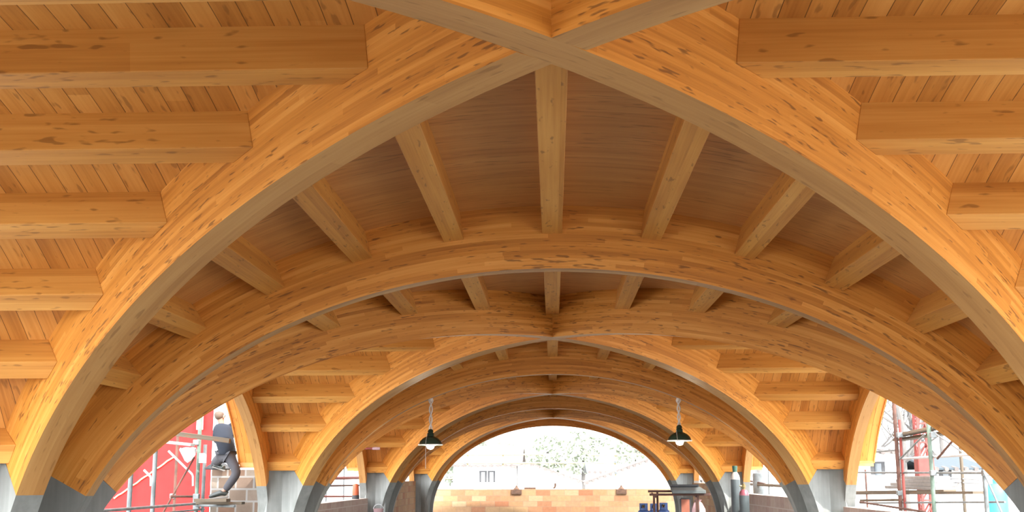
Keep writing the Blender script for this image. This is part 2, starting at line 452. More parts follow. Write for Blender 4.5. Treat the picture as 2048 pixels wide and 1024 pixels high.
def side_purlin(k, sd_, i):
    cv = lambda y: rho(y/(LB/2)); y0 = SK[i]*LB/2; pr = corners(cv, y0)
    def ends(a, z, e):
        x = sd_*(AD*abs(a)/(LB/2) + OFFX) if e == 0 else sd_*(AD - TW/2)
        return Wp(x, ycn(k) + a, z)
    s_ = 'left' if sd_ < 0 else 'right'
    if i == 0: lab = f'top purlin running out to the {s_} from the crossing of the {ORD[k]} vault'
    elif i == 6: lab = f'short lowest purlin over the {s_} concrete column ending the {ORD[k]} vault'
    else: lab = f'{CN[i]} purlin below the crown on the {s_} slope of the {ORD[k]} vault'
    purlin(pr, ends, lab, Wp(sd_*.9, ycn(k)+y0, cv(y0)))
FARMAX = {1: 5, 2: 3, 3: 1, 4: 0}
NEARMAX = {2: 3, 3: 2, 4: 0}
for k in (1, 2, 3, 4):
    for i in range(0, FARMAX[k]+1):
        for sg in ((1,) if i == 0 else (-1, 1)): end_purlin(k, True, i, sg)
    if k > 1:
        for i in range(0, NEARMAX[k]+1):
            for sg in ((1,) if i == 0 else (-1, 1)): end_purlin(k, False, i, sg)
    for sd_ in (-1, 1):
        for i in range(0 if k == 1 else 2, 7): side_purlin(k, sd_, i)

# --- boarded ceiling, closed roof deck above it
DECK = .05
OVX, OVS = 1.132, .895
def arc_table(cv, a1, n):
    t = [0]; 
    for i in range(1, n): t.append(t[-1] + math.hypot(a1/(n-1), cv(a1*i/(n-1))-cv(a1*(i-1)/(n-1))))
    return t
def end_sector(k, far):
    mb = MB(); f = 1 if far else -1; n = 81; smax = .925
    xs = [AD*smax*(-1 + 2*i/(n-1)) for i in range(n)]; ar = [0]
    for a, b in zip(xs, xs[1:]): ar.append(ar[-1] + math.hypot(b-a, zt(b)-zt(a)))
    for i in range(n-1):
        q = []
        for j in (i, i+1):
            x = xs[j]; ya, yy = ycn(k)+f*LB/2*abs(x)/AD, ycn(k)+f*LB/2
            q.append((Wp(x, ya, zt(x)), Wp(x, yy, zt(x)), (ar[j]*U, (ya)*U), (ar[j]*U, yy*U), Wp(x, ya, zt(x)+DECK), Wp(x, yy, zt(x)+DECK)))
        a, b = q
        mb.quad((a[0], b[0], b[1], a[1]), [a[2], b[2], b[3], a[3]])
        mb.quad((a[4], a[5], b[5], b[4]), [a[2], a[3], b[3], b[2]])
    o = mb.build('ceiling', M_BOARDE)
    struct(o, f'boarded vault ceiling {"beyond" if far else "this side of"} the {ORD[k]} crossing', 'ceiling')
def side_sector(k, sd_):
    mb = MB(); n = 81; smax = .925
    ss = sorted(set([smax*(-1 + 2*i/(n-1)) for i in range(n)] + [-OVS, OVS])); ar = [0]
    for a, b in zip(ss, ss[1:]): ar.append(ar[-1] + math.hypot((b-a)*LB/2, rho(b)-rho(a)))
    for i in range(len(ss)-1):
        xo = OVX if max(abs(ss[i]), abs(ss[i+1])) <= OVS+1e-6 else AD
        q = []
        for j in (i, i+1):
            s = ss[j]; y = ycn(k) + s*LB/2; xa = AD*abs(s)
            q.append((Wp(sd_*xa, y, rho(s)), Wp(sd_*xo, y, rho(s)), (ar[j]*U, xa*U), (ar[j]*U, xo*U), Wp(sd_*xa, y, rho(s)+DECK), Wp(sd_*xo, y, rho(s)+DECK)))
        a, b = q
        mb.quad((a[0], b[0], b[1], a[1]), [a[2], b[2], b[3], a[3]])
        mb.quad((a[4], a[5], b[5], b[4]), [a[2], a[3], b[3], b[2]])
        if xo > AD: mb.quad((a[1], b[1], b[5], a[5]), [(ar[i]*U, 0), (ar[i+1]*U, 0), (ar[i+1]*U, .2), (ar[i]*U, .2)])
    o = mb.build('ceiling', M_BOARD)
    struct(o, f'boarded ceiling of the {"left" if sd_ < 0 else "right"} slopes of the {ORD[k]} vault', 'ceiling')
    # dark drip board round the overhang
    mb = MB(); t = .02
    pts = [s for s in ss if abs(s) <= OVS+1e-6]
    for s0, s1 in zip(pts, pts[1:]):
        A = Wp(sd_*OVX, ycn(k)+s0*LB/2, rho(s0)); B = Wp(sd_*OVX, ycn(k)+s1*LB/2, rho(s1))
        up = Vector((0, 0, .24)); dn = Vector((0, 0, -.03)); ox = Vector((sd_*t, 0, 0))
        mb.quad((A+dn, B+dn, B+up, A+up)); mb.quad((A+dn+ox, A+up+ox, B+up+ox, B+dn+ox)); mb.quad((A+dn, A+dn+ox, B+dn+ox, B+dn))
    o = mb.build('trim_1', M_EAVE); struct(o, f'fascia edge of the {"left" if sd_ < 0 else "right"} overhang of the {ORD[k]} vault', 'fascia')
    for e in (-1, 1):
        s = e*OVS; mb = MB(); y = ycn(k)+s*LB/2
        c = Wp(sd_*(AD+TW/2+OVX)/2, y, rho(s)); mb.box(c + Vector((0, e*.02, .03)), ((OVX-AD-TW/2)*U, .045, .22))
        o = mb.build('trim_2', M_EAVE); struct(o, f'board closing the {"far" if e > 0 else "near"} end of the {"left" if sd_ < 0 else "right"} overhang, {ORD[k]} vault', 'fascia')
for k in (0, 1, 2, 3, 4):  # bay behind the viewer: unseen roof alone, added to shade the nearest vault
    for far in (0, 1): end_sector(k, far)
    for sd_ in (-1, 1): side_sector(k, sd_)

# ------------------------------------------------------------------ concrete columns
FL = -EYE/U
COLNAMES = {0: 'rearmost', 1: 'nearest', 2: 'second', 3: 'third', 4: 'last'}
def fin_profile(dlen, dz, inner):
    """(s, z) outline below the springing; dlen = plan length per unit s"""
    out = []
    for s in ell(SPR, RX, 10): out.append((s, zu(s)+dz))
    out.append((RX, FL))
    sl = EE*SPR/math.sqrt(RX*RX-SPR*SPR)/dlen; l = math.hypot(sl, 1); d = .13
    top = (SPR + sl/l*d/dlen, zu(SPR)+dz+d/l)
    out += [(inner, FL), (inner, top[1]), top]
    return out
def column(k, sd_):
    mb = MB(); yk = yb(k)
    # five tapering legs that carry on the curve of each arch
    pr = fin_profile(1., 0, .98)
    mb.prism([Wp(sd_*s, yk-TT/2, z) for s, z in pr], (0, TT*U, 0))
    for e in ((-1, 1) if k < 4 else (-1,)):
        pr = fin_profile(LD, .004, .97); n = Vector((LB/2, e*AD*sd_, 0)).normalized() if False else None
        dirv = Vector((sd_*AD, -e*LB/2, 0)).normalized(); nv = Vector((-dirv.y, dirv.x, 0))
        mb.prism([Wp(sd_*s*AD, yk + e*LB/2*(1-s), z) - nv*(WD/2*U) for s, z in pr], nv*(WD*U))
        pr = fin_profile(LB/2, .002, .97)
        mb.prism([Wp(sd_*(AD-TW/2), yk + e*LB/2*(1-s), z) for s, z in pr], (sd_*TW*U, 0, 0))
    # faceted core between the legs
    plan = [(-.03, .10), (.015, .150), (.062, .122), (.120, .138), (.105, .03)]
    plan = plan + [(i, -v) for i, v in plan[::-1]]
    zt_ = .205/U
    pts = [Wp(sd_*(AD-i), yk+v, FL) for i, v in plan]
    pt2 = [Wp(sd_*(AD-i), yk+v, zt_) for i, v in plan]
    n = len(pts); a = [mb.vert(p) for p in pts]; b = [mb.vert(p) for p in pt2]
    mb.face(a); mb.face(b[::-1])
    for j in range(n): mb.face((a[j], a[(j+1) % n], b[(j+1) % n], b[j]))
    o = mb.build('concrete_column', M_CONC, loc=Wp(sd_*.96, yk, FL))
    tag(o, f'grey board-marked concrete column, {COLNAMES[k]} on the {"left" if sd_ < 0 else "right"} side of the hall', 'column', 'concrete columns carrying the arches')
for k in (1, 2, 3, 4):
    for sd_ in (-1, 1): column(k, sd_)

# ------------------------------------------------------------------ floor, ground, brick parapets
Y0, YE = yb(-1)*U, yb(4)*U
mb = MB(); mb.box((0, (Y0-2+YE+3)/2, -.1), (2*4.95, YE+3-Y0+2, .2)); struct(mb.build('floor', M_FLOOR), 'bare concrete floor of the hall', 'floor')
mb = MB(); mb.box((0, 60, -.35), (300, 320, .3)); struct(mb.build('ground', M_GROUND), 'pale dusty ground round the building', 'ground')
def wall(name, x0, x1, y0, y1, z1, mat, label, z0=0.):
    mb = MB(); lx, ly = x1-x0, y1-y0
    P = [(x0, y0), (x1, y0), (x1, y1), (x0, y1)]
    for a, b in ((0, 1), (1, 2), (2, 3), (3, 0)):
        A, B = P[a], P[b]; l = math.hypot(B[0]-A[0], B[1]-A[1])
        mb.quad(((*A, z0), (*B, z0), (*B, z1), (*A, z1)), [(0, 0), (l, 0), (l, z1-z0), (0, z1-z0)])
    mb.quad(((*P[0], z1), (*P[1], z1), (*P[2], z1), (*P[3], z1)), [(p[0], p[1]) for p in P])
    mb.quad(((*P[0], z0), (*P[3], z0), (*P[2], z0), (*P[1], z0)), [(p[0], p[1]) for p in (P[0], P[3], P[2], P[1])])
    return struct(mb.build(name, mat), label, 'wall')
ENDY = 41.3
wall('wall_back', -4.3, 4.3, ENDY, ENDY+.25, EYE-.42, M_BRICK, 'low wall of pale clay blocks closing the far opening')
yl = lambda k: yb(k)*U
CW = .72
wall('wall_left', -4.78, -4.53, yl(2)+CW, yl(3)-CW, EYE-.50, M_BRICKP, 'greyish parapet under the left opening between second and third columns')
wall('wall_left', -4.78, -4.53, yl(3)+CW, yl(4)-CW, EYE-.12, M_BRICK, 'tan block parapet under the left opening before the last column')
wall('wall_right', 4.53, 4.78, yl(1)+CW, yl(2)-CW, EYE-.47, M_BRICKP, 'pinkish parapet under the nearest right opening')
wall('wall_right', 4.53, 4.78, yl(2)+CW+.45, yl(3)-CW, EYE-.40, M_BRICKP, 'grey pink parapet behind the tall gas cylinders')
wall('wall_right', 4.53, 4.78, yl(2)+CW, yl(2)+CW+.45, EYE-.17, M_BRICKP, 'taller brick stub of the right parapet against the second column')
wall('wall_right', 4.53, 4.78, yl(3)+CW, yl(4)-CW, EYE-.20, M_BRICK, 'tan block parapet under the right opening before the last column')
wall('wall_left', -5.66, -4.76, 19.20, 19.45, EYE+.13, M_BRICKG, 'rough mortar-smeared brick wall behind the worker')

# ------------------------------------------------------------------ props
def atx(px, py, x):
    d = CF + CR*((px-1024)/FPX) - CU*((py-512)/FPX)
    return CAMLOC + d*((x-CAMLOC.x)/d.x)
def sub(parent, name, mb, mat, bevel=0): return mb.build(name, mat, parent=parent, bevel=bevel)

# --- pendant lamps hung from the second transverse arch
def lamp(x, shade_y, label, wire):
    y = yb(2)*U; zt0 = zu(x/U)*U + EYE; zb = at(1106, shade_y, y).z
    root = thing('pendant_lamp', (x, y, zb), label, 'lamp', 'pendant lamps on the arch')
    c = Vector((x, y, zb)); k = .2
    sub(root, 'shade', MB().lathe(c, [(.052, .175), (.06, .15), (.085, .14), (.13, .115), (.175, .07), (.197, .012), (.197, 0), (.19, 0), (.168, .066), (.125, .108), (.08, .132), (.05, .138)], 32), M_SHADE)
    sub(root, 'rim', MB().lathe(c, [(.197, .0), (.207, .004), (.207, .016), (.198, .02), (.186, .008), (.197, .0)], 32), M_ENAMEL)
    sub(root, 'neck', MB().lathe(c, [(0, .27), (.022, .268), (.045, .245), (.05, .225), (.04, .215), (.052, .2), (.058, .178), (.05, .165), (0, .165)], 24), M_SHADE)
    b = sub(root, 'bulb', MB().lathe(c, [(.03, .13), (.04, .09), (.06, .03), (.066, -.01), (.055, -.045), (.03, -.062), (0, -.066)], 24), M_BULB)
    top = zt0 - .0; n = 40; z0 = zb + .262
    for ph in (0, math.pi):
        pts = []
        for i in range(n+1):
            f = i/n; r = .020 + .014*max(0, (f-.55)/.45)*abs(math.sin(f*19)) ; a = ph + f*10.
            pts.append((x + r*math.cos(a), y + r*math.sin(a), z0 + (top-z0)*f))
        sub(root, 'cord', MB().tube(pts, .013, 8), M_CORD)
    sub(root, 'ceiling_hook', MB().lathe((x, y, top), [(0, 0), (.035, 0), (.03, -.05), (0, -.06)], 14), M_CORD)
    wx = x-.055
    sub(root, 'pull_wire', MB().tube([(wx, y-.05, zb+.19), (wx-.002, y-.2, zb+.03), (wx, y-.21, zb-wire)], .0035, 6), M_CORD)
    ld = bpy.data.lights.new('lamp_light', 'POINT'); ld.energy = 14; ld.color = (1, .9, .72); ld.shadow_soft_size = .07
    lo = bpy.data.objects.new('lamp_light', ld); COL.objects.link(lo); lo.location = (0, 0, -.12); lo.parent = root
lamp(-2.045, 890, 'lit dark green enamel lamp on a white cord, left one with the long pull wire', .38)
lamp(2.085, 883.5, 'lit dark green enamel lamp on a white cord, right one of the two', .10)

# --- scaffolds
def zpx(py, y, px=1106): return at(px, py, y).z
def pole_line(root, p, top, mat, r=.026, base=-.2): sub(root, 'pole', MB().tube([(p.x, p.y, base), (p.x, p.y, top)], r, 10), mat)
def rail(root, a, b, mat, r=.022, name='rail'): sub(root, name, MB().tube([a, b], r, 8), mat)
def clamp(root, p): sub(root, 'clamp', MB().box(p, (.10, .10, .09)), M_GALV, .012)
SL = thing('scaffold', (-5.95, 17.5, -.2), 'galvanised tube scaffold in front of the big red sheet', 'scaffold')
X = -5.95
PA, PB, PD_ = atx(259, 1000, X), atx(306, 1000, X), atx(393, 1000, X); PC = atx(349, 1000, -6.9)
for p, mt, r in ((PA, M_GALV, .034), (PB, M_GALV, .034), (PC, M_RUST, .028), (PD_, M_GREENPOLE, .032)): pole_line(SL, p, 3.3, mt, r)
pole_line(SL, PD_ + Vector((.07, .12, 0)), 2.15, M_GALV, .03)
z1 = atx(300, 1014, X).z
rail(SL, (X+.05, PA.y-2.2, z1), (X+.05, PD_.y+.3, z1), M_GALV)
rail(SL, (X+.05, PA.y-2.2, z1-.1), (X+.05, PD_.y+.3, z1-.1), M_GALV, .016)
a = at(341, 993, PD_.y-.3); rail(SL, a, at(392, 993, PD_.y), M_RUST, .022)
a, b = at(337, 902, PD_.y-.1), at(384, 948, PD_.y-.1)
sub(SL, 'brace', MB().tube([a, b, at(386, 953, PD_.y-.1), at(386, 972, PD_.y-.1)], .018, 8), M_WHITE)
a, b = at(288, 940, PB.y+.1), at(301, 953, PB.y+.1)
sub(SL, 'brace', MB().tube([a, b, at(302, 957, PB.y+.1), at(302, 972, PB.y+.1)], .018, 8), M_WHITE)
rail(SL, at(389, 914, PD_.y-.16), at(318, 1040, PD_.y-.16), M_RUST, .018, 'brace')
for q in (993, 1002, 885, 1016): clamp(SL, at(393, q, PD_.y-.02))
clamp(SL, at(346, 992, PC.y))
def plank(a, b, w, h, label, group=None, mat=None):
    o = MB().bar(a, b, w, h).build('plank', mat or M_PLANK, loc=(Vector(a)+Vector(b))/2, bevel=.006); return tag(o, label, 'plank', group)
G = 'scaffold planks'
yp = PD_.y-.35
plank(at(340, 866, 18.2), at(460, 882, 18.32), .16, .075, 'brown plank across the back of the worker', G)
plank(at(330, 884, yp), at(386, 890, yp), .22, .05, 'grey plank above the white plastic bag', G, M_GALV)
FZ = zpx(999.5, 18.62)
plank((at(392, 1000, 18.62).x, 18.62, FZ), (at(457, 1000, 18.62).x, 18.62, FZ), .24, .05, 'plank under the standing foot of the worker', G)
plank((at(395, 1000, 18.9).x, 18.9, FZ-.05), (at(487, 1000, 18.9).x, 18.9, FZ-.05), .2, .04, 'longer plank beside the worker reaching along the rough brick wall', G)
rail(SL, (X, PD_.y-.05, FZ-.095), (at(470, 1004, 18.75).x, 18.75, FZ-.095), M_GALV, .022)
# white plastic bag and white board hanging on the scaffold
mb = MB(); R5 = random.Random(3); c = at(376, 908, yp+.02); n = 18
prof = [(0, .105), (.13, .10), (.135, .06), (.115, .0), (.085, -.05), (.05, -.10), (.0, -.135)]
mb.lathe(c, prof, n)
for i, v in enumerate(mb.v): mb.v[i] = (c.x + (v[0]-c.x)*(1+R5.uniform(-.15, .15)), c.y + (v[1]-c.y)*.5, v[2] + R5.uniform(-.015, .015))
tag(mb.build('plastic_bag', M_WHITE, loc=c), 'crumpled white plastic bag hanging below the grey plank', 'bag')
c = at(406, 916, PD_.y-.1); mb = MB(); pts = []
for a_ in range(0, 91, 15): pts.append(c + Vector((.055 - .05 + .05*math.cos(math.radians(a_)), 0, .08 - .05 + .05*math.sin(math.radians(a_)))))
pts += [c + Vector((-.07, 0, .08)), c + Vector((-.07, 0, -.08)), c + Vector((.055, 0, -.08))]
mb.prism(pts, (0, .012, 0)); tag(mb.build('board', M_WHITE, loc=c), 'small white board with a rounded corner on the greenish scaffold pole', 'board')
mb = MB(); a, b = at(228, 997, 21.955), at(350, 912, 21.955); pts = [a + (b-a)*(i/16) + Vector((0, 0, .008*math.sin(i*1.9))) for i in range(17)]
mb.tube(pts, .016, 6); tag(mb.build('rope', M_YELLOWP, loc=a), 'pale yellow rope slanting across the red sheet', 'rope')

# --- red hoarding behind
RH = thing('hoarding', (at(320, 990, 22).x, 22, -.2), 'big bright red sheet panel outside the left opening', 'hoarding')
xa, xb = at(190, 990, 22).x, at(419, 990, 22).x
sub(RH, 'panel', MB().box(((xa+xb)/2, 22, 1.6), (xb-xa, .05, 3.6)), M_RED)
xa, xb = at(428, 990, 22).x, at(454, 990, 22).x
sub(RH, 'post', MB().box(((xa+xb)/2, 22.1, 1.55), (xb-xa, .08, 3.5)), M_WHITE)
xa, xb = at(386, 990, 21.9).x, at(398, 990, 21.9).x
sub(RH, 'post', MB().box(((xa+xb)/2, 21.93, 3.0), (xb-xa, .06, 1.0)), M_WHITE)

# --- worker
def skin_mesh(name, joints, edges, mat, parent=None, root=0, sub_=2, loc=None):
    me = bpy.data.meshes.new(name); off = Vector(loc) if loc is not None else Vector()
    names = list(joints); ix = {n: i for i, n in enumerate(names)}
    me.from_pydata([tuple(Vector(joints[n][0])-off) for n in names], [(ix[a], ix[b]) for a, b in edges], [])
    o = bpy.data.objects.new(name, me); COL.objects.link(o)
    m = o.modifiers.new('skin', 'SKIN'); m.use_smooth_shade = True
    if not me.skin_vertices: 
        bpy.context.view_layer.objects.active = o
    sv = me.skin_vertices[0].data
    for i, n in enumerate(names):
        r = joints[n][1]; sv[i].radius = r if isinstance(r, tuple) else (r, r); sv[i].use_root = (i == root)
    s2 = o.modifiers.new('sub', 'SUBSURF'); s2.levels = sub_; s2.render_levels = sub_
    me.materials.append(mat)
    if loc is not None: o.location = loc
    if parent is not None: o.parent = parent; o.matrix_parent_inverse = Matrix.Translation(-parent.location)
    return o
WL = at(450, 998, 18.74)
A = lambda px, py, dy=0.: at(px, py, 18.74+dy)
J = {'pelvis': (A(452, 906, .02), .085), 'waist': (A(451, 893), .08), 'chest': (A(447, 868), (.11, .085)), 'neckb': (A(444, 851, .01), .05), 'neck': (A(442, 844, .02), .045),
     'head': (A(441, 833, .03), (.078, .085)), 'crown': (A(440, 825, .04), .065),
     'hipR': (A(458, 911), .07), 'kneeR': (A(475, 946, -.06), .056), 'ankR': (A(449, 982, -.06), .038), 'toeR': (A(425, 991, -.1), .03),
     'hipL': (A(447, 911, .06), .07), 'kneeL': (A(428, 927, .52), .058), 'ankL': (A(443, 934, .40), .038), 'toeL': (A(430, 931, .37), .03),
     'shL': (A(434, 857), .058), 'elL': (A(433, 882, .14), .042), 'wrL': (A(448, 880, .30), .026), 'paL': (A(453, 876, .34), (.034, .02)),
     'shR': (A(458, 857, .02), .058), 'elR': (A(468, 872, .12), .042), 'wrR': (A(472, 852, .22), .026), 'paR': (A(473, 845, .23), (.034, .02))}
E_ = [('pelvis', 'waist'), ('waist', 'chest'), ('chest', 'neckb'), ('neckb', 'neck'), ('neck', 'head'), ('head', 'crown'), ('pelvis', 'hipR'), ('hipR', 'kneeR'), ('kneeR', 'ankR'), ('ankR', 'toeR'),
      ('pelvis', 'hipL'), ('hipL', 'kneeL'), ('kneeL', 'ankL'), ('ankL', 'toeL'), ('chest', 'shL'), ('shL', 'elL'), ('elL', 'wrL'), ('wrL', 'paL'), ('chest', 'shR'), ('shR', 'elR'), ('elR', 'wrR'), ('wrR', 'paR')]
for s_, pa, wr in (('L', 'paL', 'wrL'), ('R', 'paR', 'wrR')):
    d = (J[pa][0]-J[wr][0]).normalized(); sd2 = d.cross(Vector((0, 1, 0))).normalized(); bn = sd2.cross(d)
    for i, (o_, l) in enumerate(((-.026, .062), (-.009, .072), (.009, .068), (.025, .052))):
        p1 = J[pa][0] + d*.025 + sd2*o_; p2 = p1 + d*l*.5 + bn*.008; p3 = p2 + d*l*.42 + bn*.022
        J[f'f{s_}{i}a'] = (p1, .009); J[f'f{s_}{i}b'] = (p2, .0085); J[f'f{s_}{i}c'] = (p3, .0075)
        E_ += [(pa, f'f{s_}{i}a'), (f'f{s_}{i}a', f'f{s_}{i}b'), (f'f{s_}{i}b', f'f{s_}{i}c')]
    p1 = J[wr][0] + d*.03 - sd2*.035; p2 = p1 + d*.035 - sd2*.018
    J[f't{s_}a'] = (p1, .011); J[f't{s_}b'] = (p2, .009); E_ += [(wr, f't{s_}a'), (f't{s_}a', f't{s_}b')]
P_ = skin_mesh('person', J, E_, M_SKIN, loc=WL)
tag(P_, 'worker in navy sweater and grey trousers, one knee up on the rough brick wall', 'person')
def grow(keys, k, add=0.): return {n: (J[n][0], tuple(x*k+add for x in (J[n][1] if isinstance(J[n][1], tuple) else (J[n][1],)*2))) for n in keys}
sw = grow(['waist', 'pelvis', 'chest', 'neckb', 'shL', 'elL', 'wrL', 'shR', 'elR', 'wrR'], 1.22, .018)
skin_mesh('sweater', sw, [('waist', 'pelvis'), ('waist', 'chest'), ('chest', 'neckb'), ('chest', 'shL'), ('shL', 'elL'), ('elL', 'wrL'), ('chest', 'shR'), ('shR', 'elR'), ('elR', 'wrR')], M_NAVY, P_, loc=WL)
tr = grow(['pelvis', 'hipR', 'kneeR', 'ankR', 'hipL', 'kneeL', 'ankL'], 1.16, .016)
skin_mesh('trousers', tr, [('pelvis', 'hipR'), ('hipR', 'kneeR'), ('kneeR', 'ankR'), ('pelvis', 'hipL'), ('hipL', 'kneeL'), ('kneeL', 'ankL')], M_TROUSER, P_, loc=WL)
hr = {'a': (J['crown'][0] + Vector((-.005, -.012, .012)), .082), 'b': (J['head'][0] + Vector((-.018, -.028, .012)), .09), 'c': (J['neck'][0] + Vector((-.015, -.03, .03)), .055)}
skin_mesh('hair', hr, [('a', 'b'), ('b', 'c')], M_HAIR, P_, loc=WL)
for nm, ak, to, hd in (('shoe', 'ankR', 'toeR', Vector((.04, .02, -.045))), ('shoe', 'ankL', 'toeL', Vector((.05, -.02, -.02)))):
    sh = {'a': (J[ak][0] + Vector((0, 0, -.01)), .052), 'h': (J[ak][0] + hd, .042), 't': (J[to][0], .04), 'e': (J[to][0] + (J[to][0]-J[ak][0])*.35, .03)}
    so = skin_mesh(nm, sh, [('a', 'h'), ('a', 't'), ('t', 'e')], M_SHOE, P_, loc=WL)
    a, b = J[ak][0] + hd + Vector((.02, 0, -.045)), J[to][0] + (J[to][0]-J[ak][0])*.35 + Vector((0, 0, -.03))
    q = MB().bar(a, b, .075, .022).build('sole', M_SOLE, bevel=.008); q.parent = so; q.matrix_parent_inverse = Matrix.Translation(-WL)
# face on the body: nose, eyes, ears as part of the head
hc = J['head'][0]; fd = Vector((.55, .83, 0)).normalized(); sd3 = Vector((fd.y, -fd.x, 0))
mb = MB(); mb.lathe(hc + fd*.082 + Vector((0, 0, -.005)), [(0, .03), (.012, .01), (.016, -.008), (.0, -.016)], 10)
for e in (-1, 1):
    mb.lathe(hc + sd3*e*.078 + Vector((0, 0, -.005)), [(0, .03), (.014, .02), (.018, 0), (.01, -.025), (0, -.03)], 10)
q = mb.build('ears_and_nose', M_SKIN); q.parent = P_; q.matrix_parent_inverse = Matrix.Translation(-WL)
mb = MB()
for e in (-1, 1): mb.lathe(hc + fd*.074 + sd3*e*.03 + Vector((0, 0, .012)), [(0, .009), (.009, .004), (.009, -.004), (0, -.009)], 10)
q = mb.build('eyes', M_DARK); q.parent = P_; q.matrix_parent_inverse = Matrix.Translation(-WL)
c = Vector((at(436, 935, 19.33).x, 19.33, EYE+.13)); mb = MB()
mb.lathe(c, [(0, .13), (.09, .12), (.19, .06), (.22, .02), (.2, 0), (0, 0)], 20)
for i, v in enumerate(mb.v): mb.v[i] = (v[0], c.y + (v[1]-c.y)*.5, v[2])
tag(mb.build('tool_bag', M_DARK, loc=c), 'black bag on top of the rough brick wall behind the worker', 'bag')

# --- scaffold seen through the left opening of the third vault
S2 = thing('scaffold', (-6.2, 26, -.2), 'tube scaffold with red rails outside the left opening past the second column', 'scaffold')
X = -6.2
for px in (652, 687, 729): pole_line(S2, atx(px, 980, X), 3.2, M_GALV, .022)
ya, yb_ = atx(630, 980, X).y, atx(765, 980, X).y
for py, mt, r in ((957, M_RUSTRED, .045), (972, M_RUST, .026), (993, M_RUSTRED, .026)):
    a, b = atx(640, py, X), atx(748, py + (-2 if py < 990 else 0), X); rail(S2, (X+.05, a.y, a.z), (X+.05, b.y, b.z), mt, r)
# --- right-hand scaffold
SR = thing('scaffold', (6.2, 18, -.2), 'weathered tube scaffold with plank decks outside the right opening', 'scaffold')
X = 6.2
RP = {1733: (M_RUST, .022, 1.75), 1799: (M_RUST, .034, 3.1), 1866: (M_GREENPOLE, .034, 3.3), 1927: (M_PLANK, .028, 3.0), 1971: (M_GALV, .032, 2.2)}
for px, (mt, r, tp) in RP.items(): pole_line(SR, atx(px, 980, X + (.9 if px in (1927, 1733) else 0)), tp, mt, r)
pole_line(SR, atx(1808, 980, X+.05), 2.6, M_RUSTRED, .024)
def rr(p0, p1, mat, r, dx=.06, name='rail'): rail(SR, atx(*p0, X+dx), atx(*p1, X+dx), mat, r, name)
rr((1715, 945), (1975, 946), M_GALV, .018); rr((1795, 918), (1965, 908), M_WHITE, .022); rr((1720, 1006), (2010, 1004), M_GALV, .016)
rr((1800, 918), (1850, 868), M_GALV, .016, -.06, 'brace'); rr((1875, 917), (1905, 882), M_RUST, .018, -.06, 'brace'); rr((1872, 868), (1925, 905), M_GALV, .012, -.06, 'brace')
rr((1968, 945), (2010, 1040), M_GALV, .014, -.06, 'brace'); rr((1720, 1004), (1850, 1024), M_RUST, .02, -.06, 'brace'); rr((1795, 900), (1735, 905), M_GALV, .014)
rr((1880, 955), (1960, 960), M_WHITE, .014, .9); rr((1875, 963), (1960, 967), M_WHITE, .014, .9)
for px, py in ((1799, 870), (1866, 870), (1866, 946), (1799, 986), (1971, 946)): clamp(SR, atx(px, py, X))
def rplank(p0, p1, dx, label): plank(atx(*p0, X+dx), atx(*p1, X+dx), .22, .045, label, G)
rplank((1797, 871), (1900, 850), .15, 'upper board of the raised deck on the right scaffold')
rplank((1797, 880), (1915, 862), .30, 'lower board of the raised deck on the right scaffold')
rplank((1718, 987), (1960, 985), .25, 'long low deck plank on the right scaffold, nearer the hall')
rplank((1718, 984), (1900, 982), .55, 'long low deck plank on the right scaffold, farther from the hall')
rplank((1730, 1001), (1800, 1000), .25, 'short plank hanging below the low deck of the right scaffold')
for i in range(4):
    y0 = atx(1795, 980, 6.9).y; y1_ = atx(1900, 980, 6.9).y; z = atx(1850, 979, 6.9).z + .03 + i*.062
    plank((6.9+.03*i, y0-.2*i, z), (6.9-.02*i, y1_+.1*i, z), .5-.05*i, .06, ['lowest', 'second', 'third', 'topmost'][i] + ' sheet of the pale board stack on the low right deck', 'pale board stack', M_TARP)
# red lattice mast
y = 25; c = at(1849, 940, y); M_ = thing('crane_mast', (c.x, y, -.2), 'red lattice mast standing beyond the right scaffold', 'mast'); h = .12
for sx in (-1, 1):
    for sy in (-1, 1): sub(M_, 'chord', MB().box((c.x+sx*h, y+sy*h, 2.4), (.05, .05, 5.2)), M_RUSTRED)
mb = MB()
for i in range(13):
    z = -.1 + i*.4
    for sy in (-1, 1): mb.bar((c.x-h, y+sy*h, z), (c.x+h, y+sy*h, z+.4 if i % 2 else z+.39), .03); mb.bar((c.x-h, y+sy*h, z+.4), (c.x+h, y+sy*h, z+.4), .03)
    for sx in (-1, 1): mb.bar((c.x+sx*h, y-h, z), (c.x+sx*h, y+h, z+.4), .03)
sub(M_, 'lattice', mb, M_RUSTRED)
sub(M_, 'counterweight_box', MB().box((c.x, y, 1.75), (.34, .3, .55)), M_RUSTRED, .02)
c = at(1991, 975, 30); mb = MB().lathe((c.x, c.y, -.2), [(0, 0), (.26, 0), (.28, .1), (.28, 1.3), (.26, 1.45), (.17, 1.6), (0, 1.66)], 24)
t_ = tag(mb.build('water_tank', M_BLUETANK, loc=(c.x, c.y, -.2)), 'sky-blue plastic tank outside the right opening', 'tank')
q = MB().lathe((c.x, c.y, -.2), [(0, 1.72), (.06, 1.72), (.06, 1.64), (0, 1.64)], 14).build('lid', M_BLUETANK); q.parent = t_; q.matrix_parent_inverse = Matrix.Translation(-t_.location)

